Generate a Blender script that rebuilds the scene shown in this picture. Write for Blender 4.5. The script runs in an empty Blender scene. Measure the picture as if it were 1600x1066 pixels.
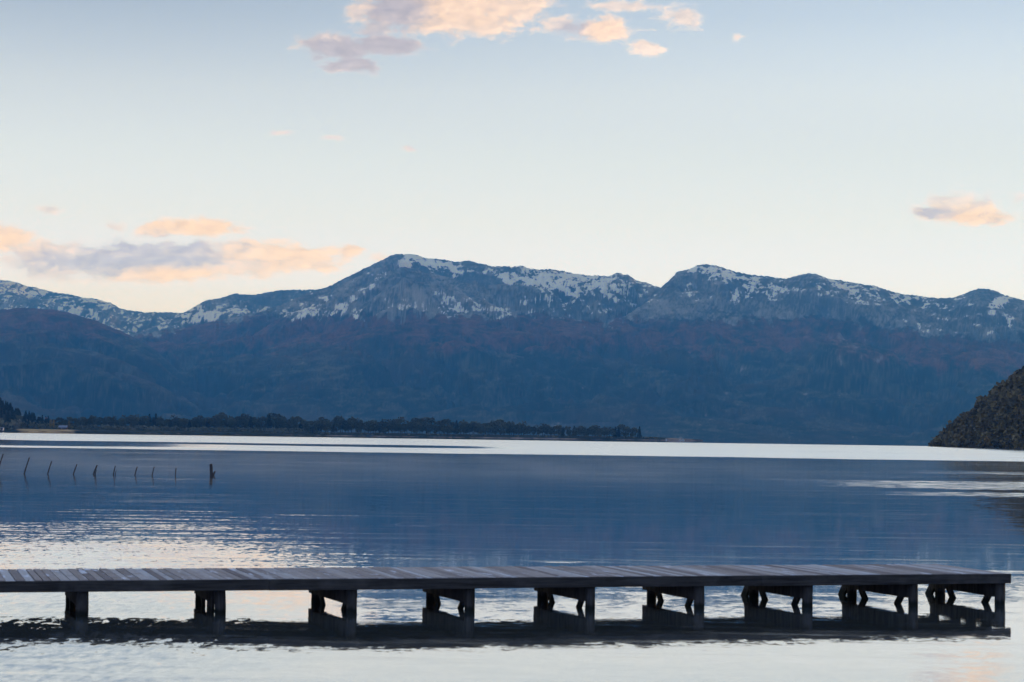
import bpy, math, random
import numpy as np
from mathutils import Matrix, Vector, Euler

random.seed(7)
rng = np.random.default_rng(11)
S = bpy.context.scene
COL = S.collection
R = math.radians

# ------------------------------------------------------------------ camera
F = 3111.0            # focal length in pixels of the 1600 wide photograph (70 mm)
CAM_H = 2.7           # eye height above the lake
PITCH = math.atan((680.5 - 533.0) / F)
ROLL = R(0.825)
cam_d = bpy.data.cameras.new("camera")
cam_d.lens = 70.0
cam_d.sensor_width = 36.0
cam_d.clip_start = 0.1
cam_d.clip_end = 60000.0
cam_d.dof.use_dof = True
cam_d.dof.focus_distance = 900.0
cam_d.dof.aperture_fstop = 4.5
cam = bpy.data.objects.new("camera", cam_d)
COL.objects.link(cam)
CAM_ROT = Matrix.Rotation(math.pi / 2 + PITCH, 3, 'X') @ Matrix.Rotation(ROLL, 3, 'Z')
cam.matrix_world = Matrix.Translation((0, 0, CAM_H)) @ CAM_ROT.to_4x4()
S.camera = cam


def slopes(px, py):
    """pixel of the photograph -> (X/Y, Z/Y) of its line of sight"""
    v = CAM_ROT @ Vector((px - 800.0, 533.0 - py, -F))
    return v.x / v.y, v.z / v.y


def at(px, py, Y):
    a, e = slopes(px, py)
    return Vector((a * Y, Y, CAM_H + e * Y))


def on_plane(px, py, z=0.0):
    a, e = slopes(px, py)
    Y = (z - CAM_H) / e
    return Vector((a * Y, Y, z))


# ------------------------------------------------------------------ exposure
S.view_settings.view_transform = 'Standard'
S.view_settings.look = 'None'
S.view_settings.exposure = 0.0
S.view_settings.gamma = 1.0
S.render.engine = 'CYCLES'
cy = S.cycles
cy.use_denoising = True
cy.max_bounces = 6
cy.diffuse_bounces = 2
cy.glossy_bounces = 4
cy.transmission_bounces = 2
cy.volume_bounces = 0
cy.transparent_max_bounces = 8
cy.caustics_reflective = False
cy.caustics_refractive = False
cy.sample_clamp_indirect = 4.0


# ------------------------------------------------------------------ node helper
class NT:
    def __init__(self, tree):
        self.t = tree
        tree.nodes.clear()

    def n(self, typ, **kw):
        nd = self.t.nodes.new(typ)
        ins = kw.pop('ins', {})
        for k, v in kw.items():
            setattr(nd, k, v)
        for k, v in ins.items():
            self.put(nd.inputs[k], v)
        return nd

    def put(self, sock, v):
        if isinstance(v, bpy.types.NodeSocket):
            self.t.links.new(v, sock)
        elif v is not None:
            sock.default_value = v

    def math(self, op, a, b=None, c=None, clamp=False):
        nd = self.n('ShaderNodeMath', operation=op, use_clamp=clamp)
        self.put(nd.inputs[0], a)
        if b is not None:
            self.put(nd.inputs[1], b)
        if c is not None:
            self.put(nd.inputs[2], c)
        return nd.outputs[0]

    def vmath(self, op, a, b=None, c=None):
        nd = self.n('ShaderNodeVectorMath', operation=op)
        self.put(nd.inputs[0], a)
        if b is not None:
            self.put(nd.inputs[1], b)
        if c is not None:
            self.put(nd.inputs[2], c)
        return nd.outputs['Value'] if op in ('LENGTH', 'DOT_PRODUCT', 'DISTANCE') else nd.outputs['Vector']

    def scale(self, v, f):
        nd = self.n('ShaderNodeVectorMath', operation='SCALE')
        self.put(nd.inputs[0], v)
        self.put(nd.inputs['Scale'], f)
        return nd.outputs['Vector']

    def smooth(self, v, a, b, lo=0.0, hi=1.0):
        nd = self.n('ShaderNodeMapRange', interpolation_type='SMOOTHSTEP')
        for k, x in zip((0, 1, 2, 3, 4), (v, a, b, lo, hi)):
            self.put(nd.inputs[k], x)
        return nd.outputs[0]

    def mix(self, fac, a, b, blend='MIX'):
        nd = self.n('ShaderNodeMix', data_type='RGBA', blend_type=blend)
        self.put(nd.inputs[0], fac)
        self.put(nd.inputs[6], a)
        self.put(nd.inputs[7], b)
        return nd.outputs[2]

    def noise(self, vec, scale, detail=4.0, rough=0.55, dist=0.0, col=False):
        nd = self.n('ShaderNodeTexNoise', noise_dimensions='3D')
        self.put(nd.inputs['Vector'], vec)
        self.put(nd.inputs['Scale'], scale)
        nd.inputs['Detail'].default_value = detail
        nd.inputs['Roughness'].default_value = rough
        nd.inputs['Distortion'].default_value = dist
        return nd.outputs['Color' if col else 'Fac']

    def ramp(self, fac, stops):
        nd = self.n('ShaderNodeValToRGB')
        cr = nd.color_ramp
        while len(cr.elements) < len(stops):
            cr.elements.new(0.5)
        for el, (p, c) in zip(cr.elements, stops):
            el.position = p
            el.color = (*c, 1.0)
        self.put(nd.inputs[0], fac)
        return nd.outputs[0]

    def xyz(self, v):
        nd = self.n('ShaderNodeSeparateXYZ')
        self.put(nd.inputs[0], v)
        return nd.outputs

    def comb(self, x, y, z):
        nd = self.n('ShaderNodeCombineXYZ')
        for i, v in enumerate((x, y, z)):
            self.put(nd.inputs[i], v)
        return nd.outputs[0]


def lin(r, g, b):
    f = lambda c: c / 12.92 if c <= 0.04045 else ((c + 0.055) / 1.055) ** 2.4
    return tuple(f(c / 255.0) for c in (r, g, b))


# ------------------------------------------------------------------ sky
SUN_EL, SUN_AZ = R(2.5), R(58.0)     # just set behind the ridges, to the right of the view
world = bpy.data.worlds.new("World")
S.world = world
world.use_nodes = True
W = NT(world.node_tree)
wout = W.n('ShaderNodeOutputWorld')
direction = W.n('ShaderNodeTexCoord').outputs['Generated']
dx, dy, dz = W.xyz(direction)[:3]
sky = W.n('ShaderNodeTexSky', sky_type='NISHITA', sun_disc=False, sun_elevation=SUN_EL,
          sun_rotation=SUN_AZ, altitude=700.0, air_density=1.0, dust_density=1.5, ozone_density=2.5)
elev = W.math('MULTIPLY', W.math('ARCSINE', dz), 180.0 / math.pi / 90.0)   # 0 horizon .. 1 zenith
# sky as it is seen from the shore
grad = W.ramp(elev, [
    (0.000, (0.90, 0.80, 0.70)),
    (0.047, (0.871, 0.835, 0.776)),
    (0.068, (0.806, 0.838, 0.806)),
    (0.088, (0.73, 0.79, 0.806)),
    (0.109, (0.617, 0.708, 0.768)),
    (0.135, (0.48, 0.60, 0.71)),
    (0.220, (0.45, 0.575, 0.70)),
    (0.350, (0.38, 0.50, 0.66)),
    (0.550, (0.34, 0.43, 0.57)),
    (1.000, (0.27, 0.34, 0.48)),
])
# what the blue air in front of it takes away, given back
gain = W.scale(W.ramp(elev, [
    (0.000, (0.41, 0.55, 0.95)),
    (0.047, (0.400, 0.565, 1.22)),
    (0.068, (0.395, 0.490, 0.79)),
    (0.088, (0.390, 0.458, 0.63)),
    (0.109, (0.388, 0.422, 0.525)),
    (0.135, (0.330, 0.345, 0.412)),
    (0.300, (0.34, 0.35, 0.40)),
    (1.000, (0.34, 0.34, 0.36)),
]), 3.0)
W_BACK = (0.52, 0.60, 0.82)
facing = W.smooth(dy, -0.75, 0.75)
back = W.mix(W.smooth(dx, -0.8, 0.8), (*(1.75 * c for c in W_BACK), 1), (*(0.30 * c for c in W_BACK), 1))  # unseen sky behind, made brighter on the left to shade the mountain relief
tint = W.mix(facing, back, (1, 1, 1, 1))
grad = W.mix(1.0, grad, tint, 'MULTIPLY')
nish = W.scale(sky.outputs[0], 0.10)
plain = W.mix(0.12, grad, nish)

# clouds: soft ellipses in the plane of directions, broken up by noise
uu = W.math('MULTIPLY', W.math('DIVIDE', dx, W.math('MAXIMUM', dy, 0.05)), F)
vv = W.math('MULTIPLY', W.math('DIVIDE', dz, W.math('MAXIMUM', dy, 0.05)), F)
cuv = W.comb(uu, vv, 0.0)
cwarp = W.scale(W.vmath('SUBTRACT', W.noise(W.vmath('MULTIPLY', cuv, (1.0, 2.2, 1.0)), 0.014, 5.0, 0.6, col=True), (0.5, 0.5, 0.5)), 1.0)
cuvw = W.vmath('MULTIPLY_ADD', cwarp, (60.0, 26.0, 0.0), cuv)


def field(ells):
    out = None
    for (px, py, rx, ry) in ells:
        a, e = slopes(px, py)
        d = W.vmath('SUBTRACT', cuvw, (a * F, e * F, 0.0))
        d = W.vmath('MULTIPLY', d, (1.0 / rx, 1.0 / ry, 0.0))
        r = W.math('SUBTRACT', 1.0, W.vmath('LENGTH', d))
        out = r if out is None else W.math('SMOOTH_MAX', out, r, 0.25)
    return out


dense = field([
    (0, 374, 58, 30), (70, 396, 70, 22), (95, 410, 110, 36), (200, 408, 120, 38), (300, 405, 120, 34), (400, 402, 110, 34), (480, 404, 80, 28), (235, 424, 170, 24), (350, 412, 190, 26),
    (310, 357, 88, 19), (240, 361, 38, 16), (545, 392, 28, 12),
    (700, 0, 175, 62), (640, 8, 110, 54), (800, 6, 85, 36), (730, 30, 110, 34),
    (525, 72, 75, 24), (605, 70, 75, 20), (550, 102, 46, 18),
    (945, 46, 66, 26), (1010, 77, 32, 18),
    (1500, 326, 72, 31), (1450, 331, 44, 14), (1540, 336, 50, 16)])
thin = field([
    (60, 388, 80, 20), (180, 353, 28, 12), (70, 329, 24, 9), (435, 205, 22, 7), (512, 218, 24, 6), (637, 233, 16, 6), (600, 405, 34, 9),
    (880, 40, 50, 22), (1065, 25, 42, 26), (975, 10, 85, 12), (1150, 58, 17, 10), (585, 45, 34, 24), (560, 15, 30, 30),
    (1565, 338, 42, 12), (1592, 310, 12, 9), (700, 40, 180, 22)])
grey = field([
    (190, 386, 95, 22), (300, 386, 70, 16), (120, 410, 110, 26), (525, 80, 130, 52), (605, 78, 120, 40), (550, 102, 90, 40), (620, 8, 62, 60),
    (230, 408, 150, 14), (1455, 333, 40, 12), (890, 45, 36, 20)])
warm = field([
    (470, 398, 130, 40), (300, 432, 160, 20), (0, 375, 80, 34), (310, 357, 110, 24), (720, 10, 130, 46), (945, 46, 60, 24),
    (1500, 338, 80, 18), (545, 392, 40, 20)])
cst = W.vmath('MULTIPLY', cuvw, (1.0, 1.7, 1.0))
cn = W.noise(cst, 0.030, 9.0, 0.67)
cn2 = W.noise(W.vmath('ADD', cst, (9.0, -11.0, 0.0)), 0.030, 5.0, 0.55)
cbig = W.noise(cst, 0.012, 3.0, 0.5)
relief = W.math('SUBTRACT', cn, cn2)
da = W.smooth(W.math('MULTIPLY_ADD', W.math('SUBTRACT', cn, 0.5), 1.7, dense), -0.02, 0.50)
ta = W.smooth(W.math('MULTIPLY_ADD', W.math('SUBTRACT', cn, 0.50), 2.4, thin), 0.0, 0.75, 0.0, 0.85)
ca = W.math('MULTIPLY', W.math('MAXIMUM', da, ta), 0.93)
tone = W.math('MULTIPLY_ADD', W.math('SUBTRACT', cbig, 0.5), 1.3, W.math('MULTIPLY', relief, 0.7))
wf = W.smooth(W.math('ADD', tone, warm), -0.55, 0.85)
gf = W.smooth(W.math('SUBTRACT', grey, tone), -0.35, 0.85)
ccol = W.mix(wf, (*lin(224, 211, 197), 1), (*lin(244, 211, 165), 1))
high = W.smooth(vv, 430.0, 600.0)
ccol = W.mix(W.math('MULTIPLY', high, 0.45), ccol, (*lin(243, 226, 208), 1))
ccol = W.mix(W.math('MULTIPLY', gf, 0.9), ccol, (*lin(178, 175, 181), 1))
lum = W.math('MULTIPLY_ADD', relief, 0.7, 1.0)
ccol = W.scale(ccol, lum)
ccol = W.mix(W.smooth(ca, 0.2, 0.75), W.mix(0.4, ccol, (0.90, 0.87, 0.84, 1)), ccol)
sunward = W.math('ADD', 1.0, W.math('MULTIPLY', W.smooth(dx, -0.24, 0.26, -0.02, 0.32), W.smooth(elev, 0.085, 0.140)))
gain = W.scale(gain, sunward)
cloudy = W.vmath('MULTIPLY', W.mix(ca, plain, ccol), gain)
plain = W.vmath('MULTIPLY', plain, gain)
in_view = W.math('MULTIPLY', W.math('GREATER_THAN', dy, 0.5), W.math('LESS_THAN', W.math('ABSOLUTE', W.math('SUBTRACT', dz, 0.16)), 0.16))
bg1 = W.n('ShaderNodeBackground', ins={'Color': W.scale(plain, 10.0), 'Strength': 0.1})
bg2 = W.n('ShaderNodeBackground', ins={'Color': W.scale(cloudy, 10.0), 'Strength': 0.1})
ms = W.n('ShaderNodeMixShader', ins={0: in_view, 1: bg1.outputs[0], 2: bg2.outputs[0]})
W.put(wout.inputs['Surface'], ms.outputs[0])

# ------------------------------------------------------------------ sun: low, behind the ridges on the right
sun_d = bpy.data.lights.new("sun", 'SUN')
sun_d.energy = 0.6
sun_d.angle = R(0.5)
sun_d.color = (1.0, 0.72, 0.48)
sun = bpy.data.objects.new("sun", sun_d)
COL.objects.link(sun)
sv = Vector((math.sin(SUN_AZ) * math.cos(SUN_EL), math.cos(SUN_AZ) * math.cos(SUN_EL), math.sin(SUN_EL)))
sun.rotation_euler = sv.to_track_quat('Z', 'Y').to_euler()
sun.location = (300, 200, 300)


# ------------------------------------------------------------------ scene helpers
def tag(o, label=None, cat=None, group=None, kind=None):
    if label:
        o['label'] = label
    if cat:
        o['category'] = cat
    if group:
        o['group'] = group
    if kind:
        o['kind'] = kind
    return o


def link(o, parent=None):
    COL.objects.link(o)
    if parent is not None:
        o.parent = parent
    return o


def empty(name, loc=(0, 0, 0), rz=0.0):
    o = bpy.data.objects.new(name, None)
    o.empty_display_size = 0.2
    o.location = loc
    o.rotation_euler = (0, 0, rz)
    return link(o)


def mesh_np(name, verts, faces, mat, parent=None, smooth=False, attrs=None):
    """verts (n,3), faces (m,k) arrays -> one object"""
    me = bpy.data.meshes.new(name)
    verts = np.asarray(verts, np.float32)
    faces = np.asarray(faces, np.int32)
    k = faces.shape[1]
    me.vertices.add(len(verts))
    me.vertices.foreach_set('co', verts.ravel())
    me.loops.add(faces.size)
    me.loops.foreach_set('vertex_index', faces.ravel())
    me.polygons.add(len(faces))
    me.polygons.foreach_set('loop_start', np.arange(0, faces.size, k, dtype=np.int32))
    me.update(calc_edges=True)
    me.validate()
    if smooth:
        me.polygons.foreach_set('use_smooth', np.ones(len(me.polygons), bool))
    for nm, arr in (attrs or {}).items():
        at_ = me.attributes.new(nm, 'FLOAT', 'POINT')
        at_.data.foreach_set('value', np.asarray(arr, np.float32).ravel())
    if mat is not None:
        me.materials.append(mat)
    o = bpy.data.objects.new(name, me)
    return link(o, parent)


class MB:
    """collects shapes for ONE mesh"""
    def __init__(self):
        self.v, self.f = [], []

    def add(self, vs, fs):
        o = len(self.v)
        self.v += [tuple(p) for p in vs]
        self.f += [tuple(i + o for i in f) for f in fs]

    def box(self, c, half, ax=None, jit=0.0):
        ax = ax or (Vector((1, 0, 0)), Vector((0, 1, 0)), Vector((0, 0, 1)))
        c = Vector(c)
        vs = []
        for sz in (-1, 1):
            for sx, sy in ((-1, -1), (1, -1), (1, 1), (-1, 1)):
                p = c + ax[0] * half[0] * sx + ax[1] * half[1] * sy + ax[2] * half[2] * sz
                if jit:
                    p += Vector((random.uniform(-jit, jit) for _ in range(3)))
                vs.append(p)
        self.add(vs, [(3, 2, 1, 0), (4, 5, 6, 7), (0, 1, 5, 4), (1, 2, 6, 5), (2, 3, 7, 6), (3, 0, 4, 7)])

    def beam(self, a, b, w, h, up=Vector((0, 0, 1)), jit=0.0):
        a, b = Vector(a), Vector(b)
        d = (b - a)
        L = d.length
        d.normalize()
        s = d.cross(up).normalized()
        u = s.cross(d).normalized()
        self.box((a + b) / 2, (L / 2, w / 2, h / 2), (d, s, u), jit)

    def tube(self, pts, rad, seg=8, rough=0.0):
        pts = [Vector(p) for p in pts]
        rings = []
        for i, p in enumerate(pts):
            d = (pts[min(i + 1, len(pts) - 1)] - pts[max(i - 1, 0)]).normalized()
            ref = Vector((1, 0, 0)) if abs(d.x) < 0.8 else Vector((0, 1, 0))
            s = d.cross(ref).normalized()
            u = s.cross(d).normalized()
            rings.append([p + (s * math.cos(2 * math.pi * k / seg) + u * math.sin(2 * math.pi * k / seg)) * rad[i] *
                          (1 + random.uniform(-rough, rough)) for k in range(seg)])
        vs = [q for r_ in rings for q in r_]
        fs = []
        for i in range(len(pts) - 1):
            for k in range(seg):
                k2 = (k + 1) % seg
                fs.append((i * seg + k, i * seg + k2, (i + 1) * seg + k2, (i + 1) * seg + k))
        fs.append(tuple(range(seg - 1, -1, -1)))
        fs.append(tuple((len(pts) - 1) * seg + k for k in range(seg)))
        self.add(vs, fs)

    def build(self, name, mat, parent=None, smooth=False, bevel=0.0):
        me = bpy.data.meshes.new(name)
        me.from_pydata(self.v, [], self.f)
        me.update()
        if smooth:
            me.polygons.foreach_set('use_smooth', np.ones(len(me.polygons), bool))
        if mat is not None:
            me.materials.append(mat)
        o = bpy.data.objects.new(name, me)
        link(o, parent)
        if bevel:
            b = o.modifiers.new('bevel', 'BEVEL')
            b.width = bevel
            b.segments = 2
        return o


def copy_tree(o, parent=None):
    c = o.copy()
    COL.objects.link(c)
    if parent is not None:
        c.parent = parent
    for ch in list(o.children):
        copy_tree(ch, c)
    return c


# numpy gradient noise
_perm = rng.permutation(1024)
_ga = rng.uniform(0, 2 * np.pi, 1024)


def perlin(x, y, seed=0):
    xi, yi = np.floor(x).astype(np.int64), np.floor(y).astype(np.int64)
    xf, yf = x - xi, y - yi

    def g(ix, iy, fx, fy):
        h = _perm[(_perm[(ix + seed * 57) & 1023] + iy + seed * 131) & 1023]
        a = _ga[h]
        return np.cos(a) * fx + np.sin(a) * fy
    u = xf ** 3 * (xf * (xf * 6 - 15) + 10)
    v = yf ** 3 * (yf * (yf * 6 - 15) + 10)
    n00, n10 = g(xi, yi, xf, yf), g(xi + 1, yi, xf - 1, yf)
    n01, n11 = g(xi, yi + 1, xf, yf - 1), g(xi + 1, yi + 1, xf - 1, yf - 1)
    return 1.5 * ((n00 * (1 - u) + n10 * u) * (1 - v) + (n01 * (1 - u) + n11 * u) * v)


def fbm(x, y, oct=5, seed=0, gain=0.5, ridged=False):
    out, amp, tot = 0.0, 1.0, 0.0
    for i in range(oct):
        n = perlin(x, y, seed + i)
        if ridged:
            n = 1 - 2 * np.abs(n)
        out = out + n * amp
        tot += amp
        amp *= gain
        x, y = 1.9 * (0.87 * x - 0.5 * y) + 3.1, 1.9 * (0.5 * x + 0.87 * y) + 7.7
    return out / tot


def sstep(x, a, b):
    t = np.clip((x - a) / (b - a), 0, 1)
    return t * t * (3 - 2 * t)


# ------------------------------------------------------------------ materials
def material(name):
    m = bpy.data.materials.new(name)
    m.use_nodes = True
    t = NT(m.node_tree)
    out = t.n('ShaderNodeOutputMaterial')
    return m, t, out


def principled(t, out, col, rough=0.8, spec=0.3, **kw):
    b = t.n('ShaderNodeBsdfPrincipled')
    t.put(b.inputs['Base Color'], col if isinstance(col, bpy.types.NodeSocket) else (*col, 1))
    t.put(b.inputs['Roughness'], rough)
    t.put(b.inputs['Specular IOR Level'], spec)
    for k, v in kw.items():
        t.put(b.inputs[k], v)
    t.put(out.inputs['Surface'], b.outputs[0])
    return b


def simple_mat(name, col, rough=0.8, spec=0.2, var=0.25, scale=3.0):
    m, t, out = material(name)
    tc = t.n('ShaderNodeTexCoord').outputs['Object']
    n = t.noise(tc, scale, 4.0, 0.6)
    c = t.mix(n, (*(x * (1 - var) for x in col), 1), (*(x * (1 + var) for x in col), 1))
    principled(t, out, c, rough, spec)
    return m


def foliage_mat(name, c1, c2, rough=0.85, clumps=False):
    m, t, out = material(name)
    geo = t.n('ShaderNodeNewGeometry')
    oi = t.n('ShaderNodeObjectInfo')
    cl = t.n('ShaderNodeAttribute', attribute_name='clump').outputs['Fac']
    f = t.math('ADD', t.math('MULTIPLY', geo.outputs['Random Per Island'], 0.25 if clumps else 0.5), t.math('MULTIPLY', t.math('ADD', cl, t.math('MULTIPLY', oi.outputs['Random'], 0.7 if not clumps else 0.0)), 0.75 if clumps else 0.7))
    c = t.mix(f, (*c1, 1), (*c2, 1))
    principled(t, out, c, rough, 0.1)
    return m


def mountain_mat():
    m, t, out = material('mountain_ground')
    pos = t.n('ShaderNodeNewGeometry').outputs['Position']
    att = lambda nm: t.n('ShaderNodeAttribute', attribute_name=nm).outputs['Fac']
    snow, rock, red, pale, tone = att('snow'), att('rock'), att('red'), att('pale'), att('tone')
    n1 = t.noise(pos, 0.02, 6.0, 0.65)
    n2 = t.noise(pos, 0.006, 5.0, 0.6)
    n3 = t.noise(t.vmath('MULTIPLY', pos, (1, 1, 2.5)), 0.0022, 5.0, 0.6)
    n4 = t.noise(t.vmath('MULTIPLY', pos, (1, 0.5, 1.6)), 0.0075, 7.0, 0.68, 0.5)
    forest = t.ramp(n1, [(0.3, (0.006, 0.010, 0.009)), (0.5, (0.018, 0.025, 0.021)), (0.7, (0.060, 0.068, 0.054))])
    forest = t.mix(t.smooth(n4, 0.35, 0.62), t.mix(0.75, forest, (0.006, 0.009, 0.008, 1)), forest)
    forest = t.mix(t.smooth(n3, 0.45, 0.65), forest, t.mix(0.6, forest, (0.075, 0.050, 0.036, 1)))
    redc = t.ramp(n1, [(0.3, (0.045, 0.016, 0.012)), (0.5, (0.125, 0.042, 0.030)), (0.75, (0.22, 0.085, 0.055))])
    redc = t.mix(t.smooth(n4, 0.36, 0.6), t.mix(0.6, redc, (0.02, 0.016, 0.014, 1)), redc)
    rockc = t.ramp(n1, [(0.25, (0.04, 0.04, 0.043)), (0.5, (0.11, 0.108, 0.107)), (0.75, (0.25, 0.24, 0.235))])
    rockc = t.mix(t.smooth(n4, 0.36, 0.64), t.mix(0.55, rockc, (0.045, 0.047, 0.052, 1)), rockc)
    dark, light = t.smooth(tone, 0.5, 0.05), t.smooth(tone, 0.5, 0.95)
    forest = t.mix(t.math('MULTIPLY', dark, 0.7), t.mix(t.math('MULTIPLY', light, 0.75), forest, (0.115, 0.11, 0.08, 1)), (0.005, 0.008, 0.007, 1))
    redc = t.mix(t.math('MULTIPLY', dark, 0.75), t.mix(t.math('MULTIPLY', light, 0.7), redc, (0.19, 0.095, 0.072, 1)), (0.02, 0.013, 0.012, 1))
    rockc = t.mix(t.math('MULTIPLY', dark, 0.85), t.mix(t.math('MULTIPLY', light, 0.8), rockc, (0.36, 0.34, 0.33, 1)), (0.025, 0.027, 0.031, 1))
    jit = t.math('MULTIPLY', t.math('SUBTRACT', n1, 0.5), 1.2)
    jit2 = t.math('MULTIPLY_ADD', t.math('SUBTRACT', n4, 0.5), 0.9, jit)
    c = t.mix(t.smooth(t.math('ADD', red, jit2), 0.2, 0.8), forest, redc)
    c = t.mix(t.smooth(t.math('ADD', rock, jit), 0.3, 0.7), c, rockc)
    c = t.mix(t.math('MULTIPLY', t.smooth(t.math('ADD', pale, jit2), 0.25, 0.9), 0.85), c, (0.36, 0.325, 0.31, 1))
    c = t.mix(t.smooth(t.math('ADD', snow, jit2), 0.40, 0.60), c, (0.90, 0.905, 0.92, 1))
    principled(t, out, c, 0.95, 0.05)
    return m


def wood_mat(name, dark, light, wear, grain=(18, 18, 1.6), rough=0.75, spec=0.25, wet=False):
    m, t, out = material(name)
    tc = t.n('ShaderNodeTexCoord').outputs['Object']
    g = t.noise(t.vmath('MULTIPLY', tc, grain), 1.0, 6.0, 0.65, 0.6)
    b = t.noise(tc, 1.3, 4.0, 0.6)
    c = t.mix(t.smooth(g, 0.3, 0.7), (*dark, 1), (*light, 1))
    c = t.mix(t.math('MULTIPLY', t.smooth(b, 0.5, 0.72), 0.6), c, (*wear, 1))
    if wet:      # soaked, weedy band above the waterline
        z = t.math('ADD', t.xyz(tc)[2], t.math('MULTIPLY', t.math('SUBTRACT', g, 0.5), 0.12))
        c = t.mix(t.smooth(z, 0.05, 0.13, 0.85, 0.0), c, (0.016, 0.019, 0.012, 1))
    bmp = t.n('ShaderNodeBump', ins={'Strength': 0.5, 'Distance': 0.01, 'Height': g})
    principled(t, out, c, rough, spec, Normal=bmp.outputs[0])
    return m


M_MTN = mountain_mat()
M_POST = wood_mat('wet_dark_timber', (0.042, 0.035, 0.028), (0.105, 0.088, 0.068), (0.15, 0.125, 0.095), rough=0.9, spec=0.06, wet=True)
M_BEAM = wood_mat('dark_beam_timber', (0.042, 0.035, 0.028), (0.105, 0.088, 0.068), (0.15, 0.125, 0.095), grain=(1.2, 22, 22), rough=0.9, spec=0.06)
M_STAKE = wood_mat('grey_weathered_stake', (0.025, 0.024, 0.025), (0.07, 0.066, 0.062), (0.10, 0.09, 0.085))


# ------------------------------------------------------------------ mountains
def ridge_uv(poly):
    a, e = zip(*(slopes(px, py) for px, py in poly))
    return np.array(a), np.array(e)


def gauss(px, py, cx, cy, rx, ry, rot=0.0):
    c, s = math.cos(R(rot)), math.sin(R(rot))
    x, y = px - cx, py - cy
    u, v = (x * c + y * s) / rx, (-x * s + y * c) / ry
    return np.exp(-(u * u + v * v))


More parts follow.
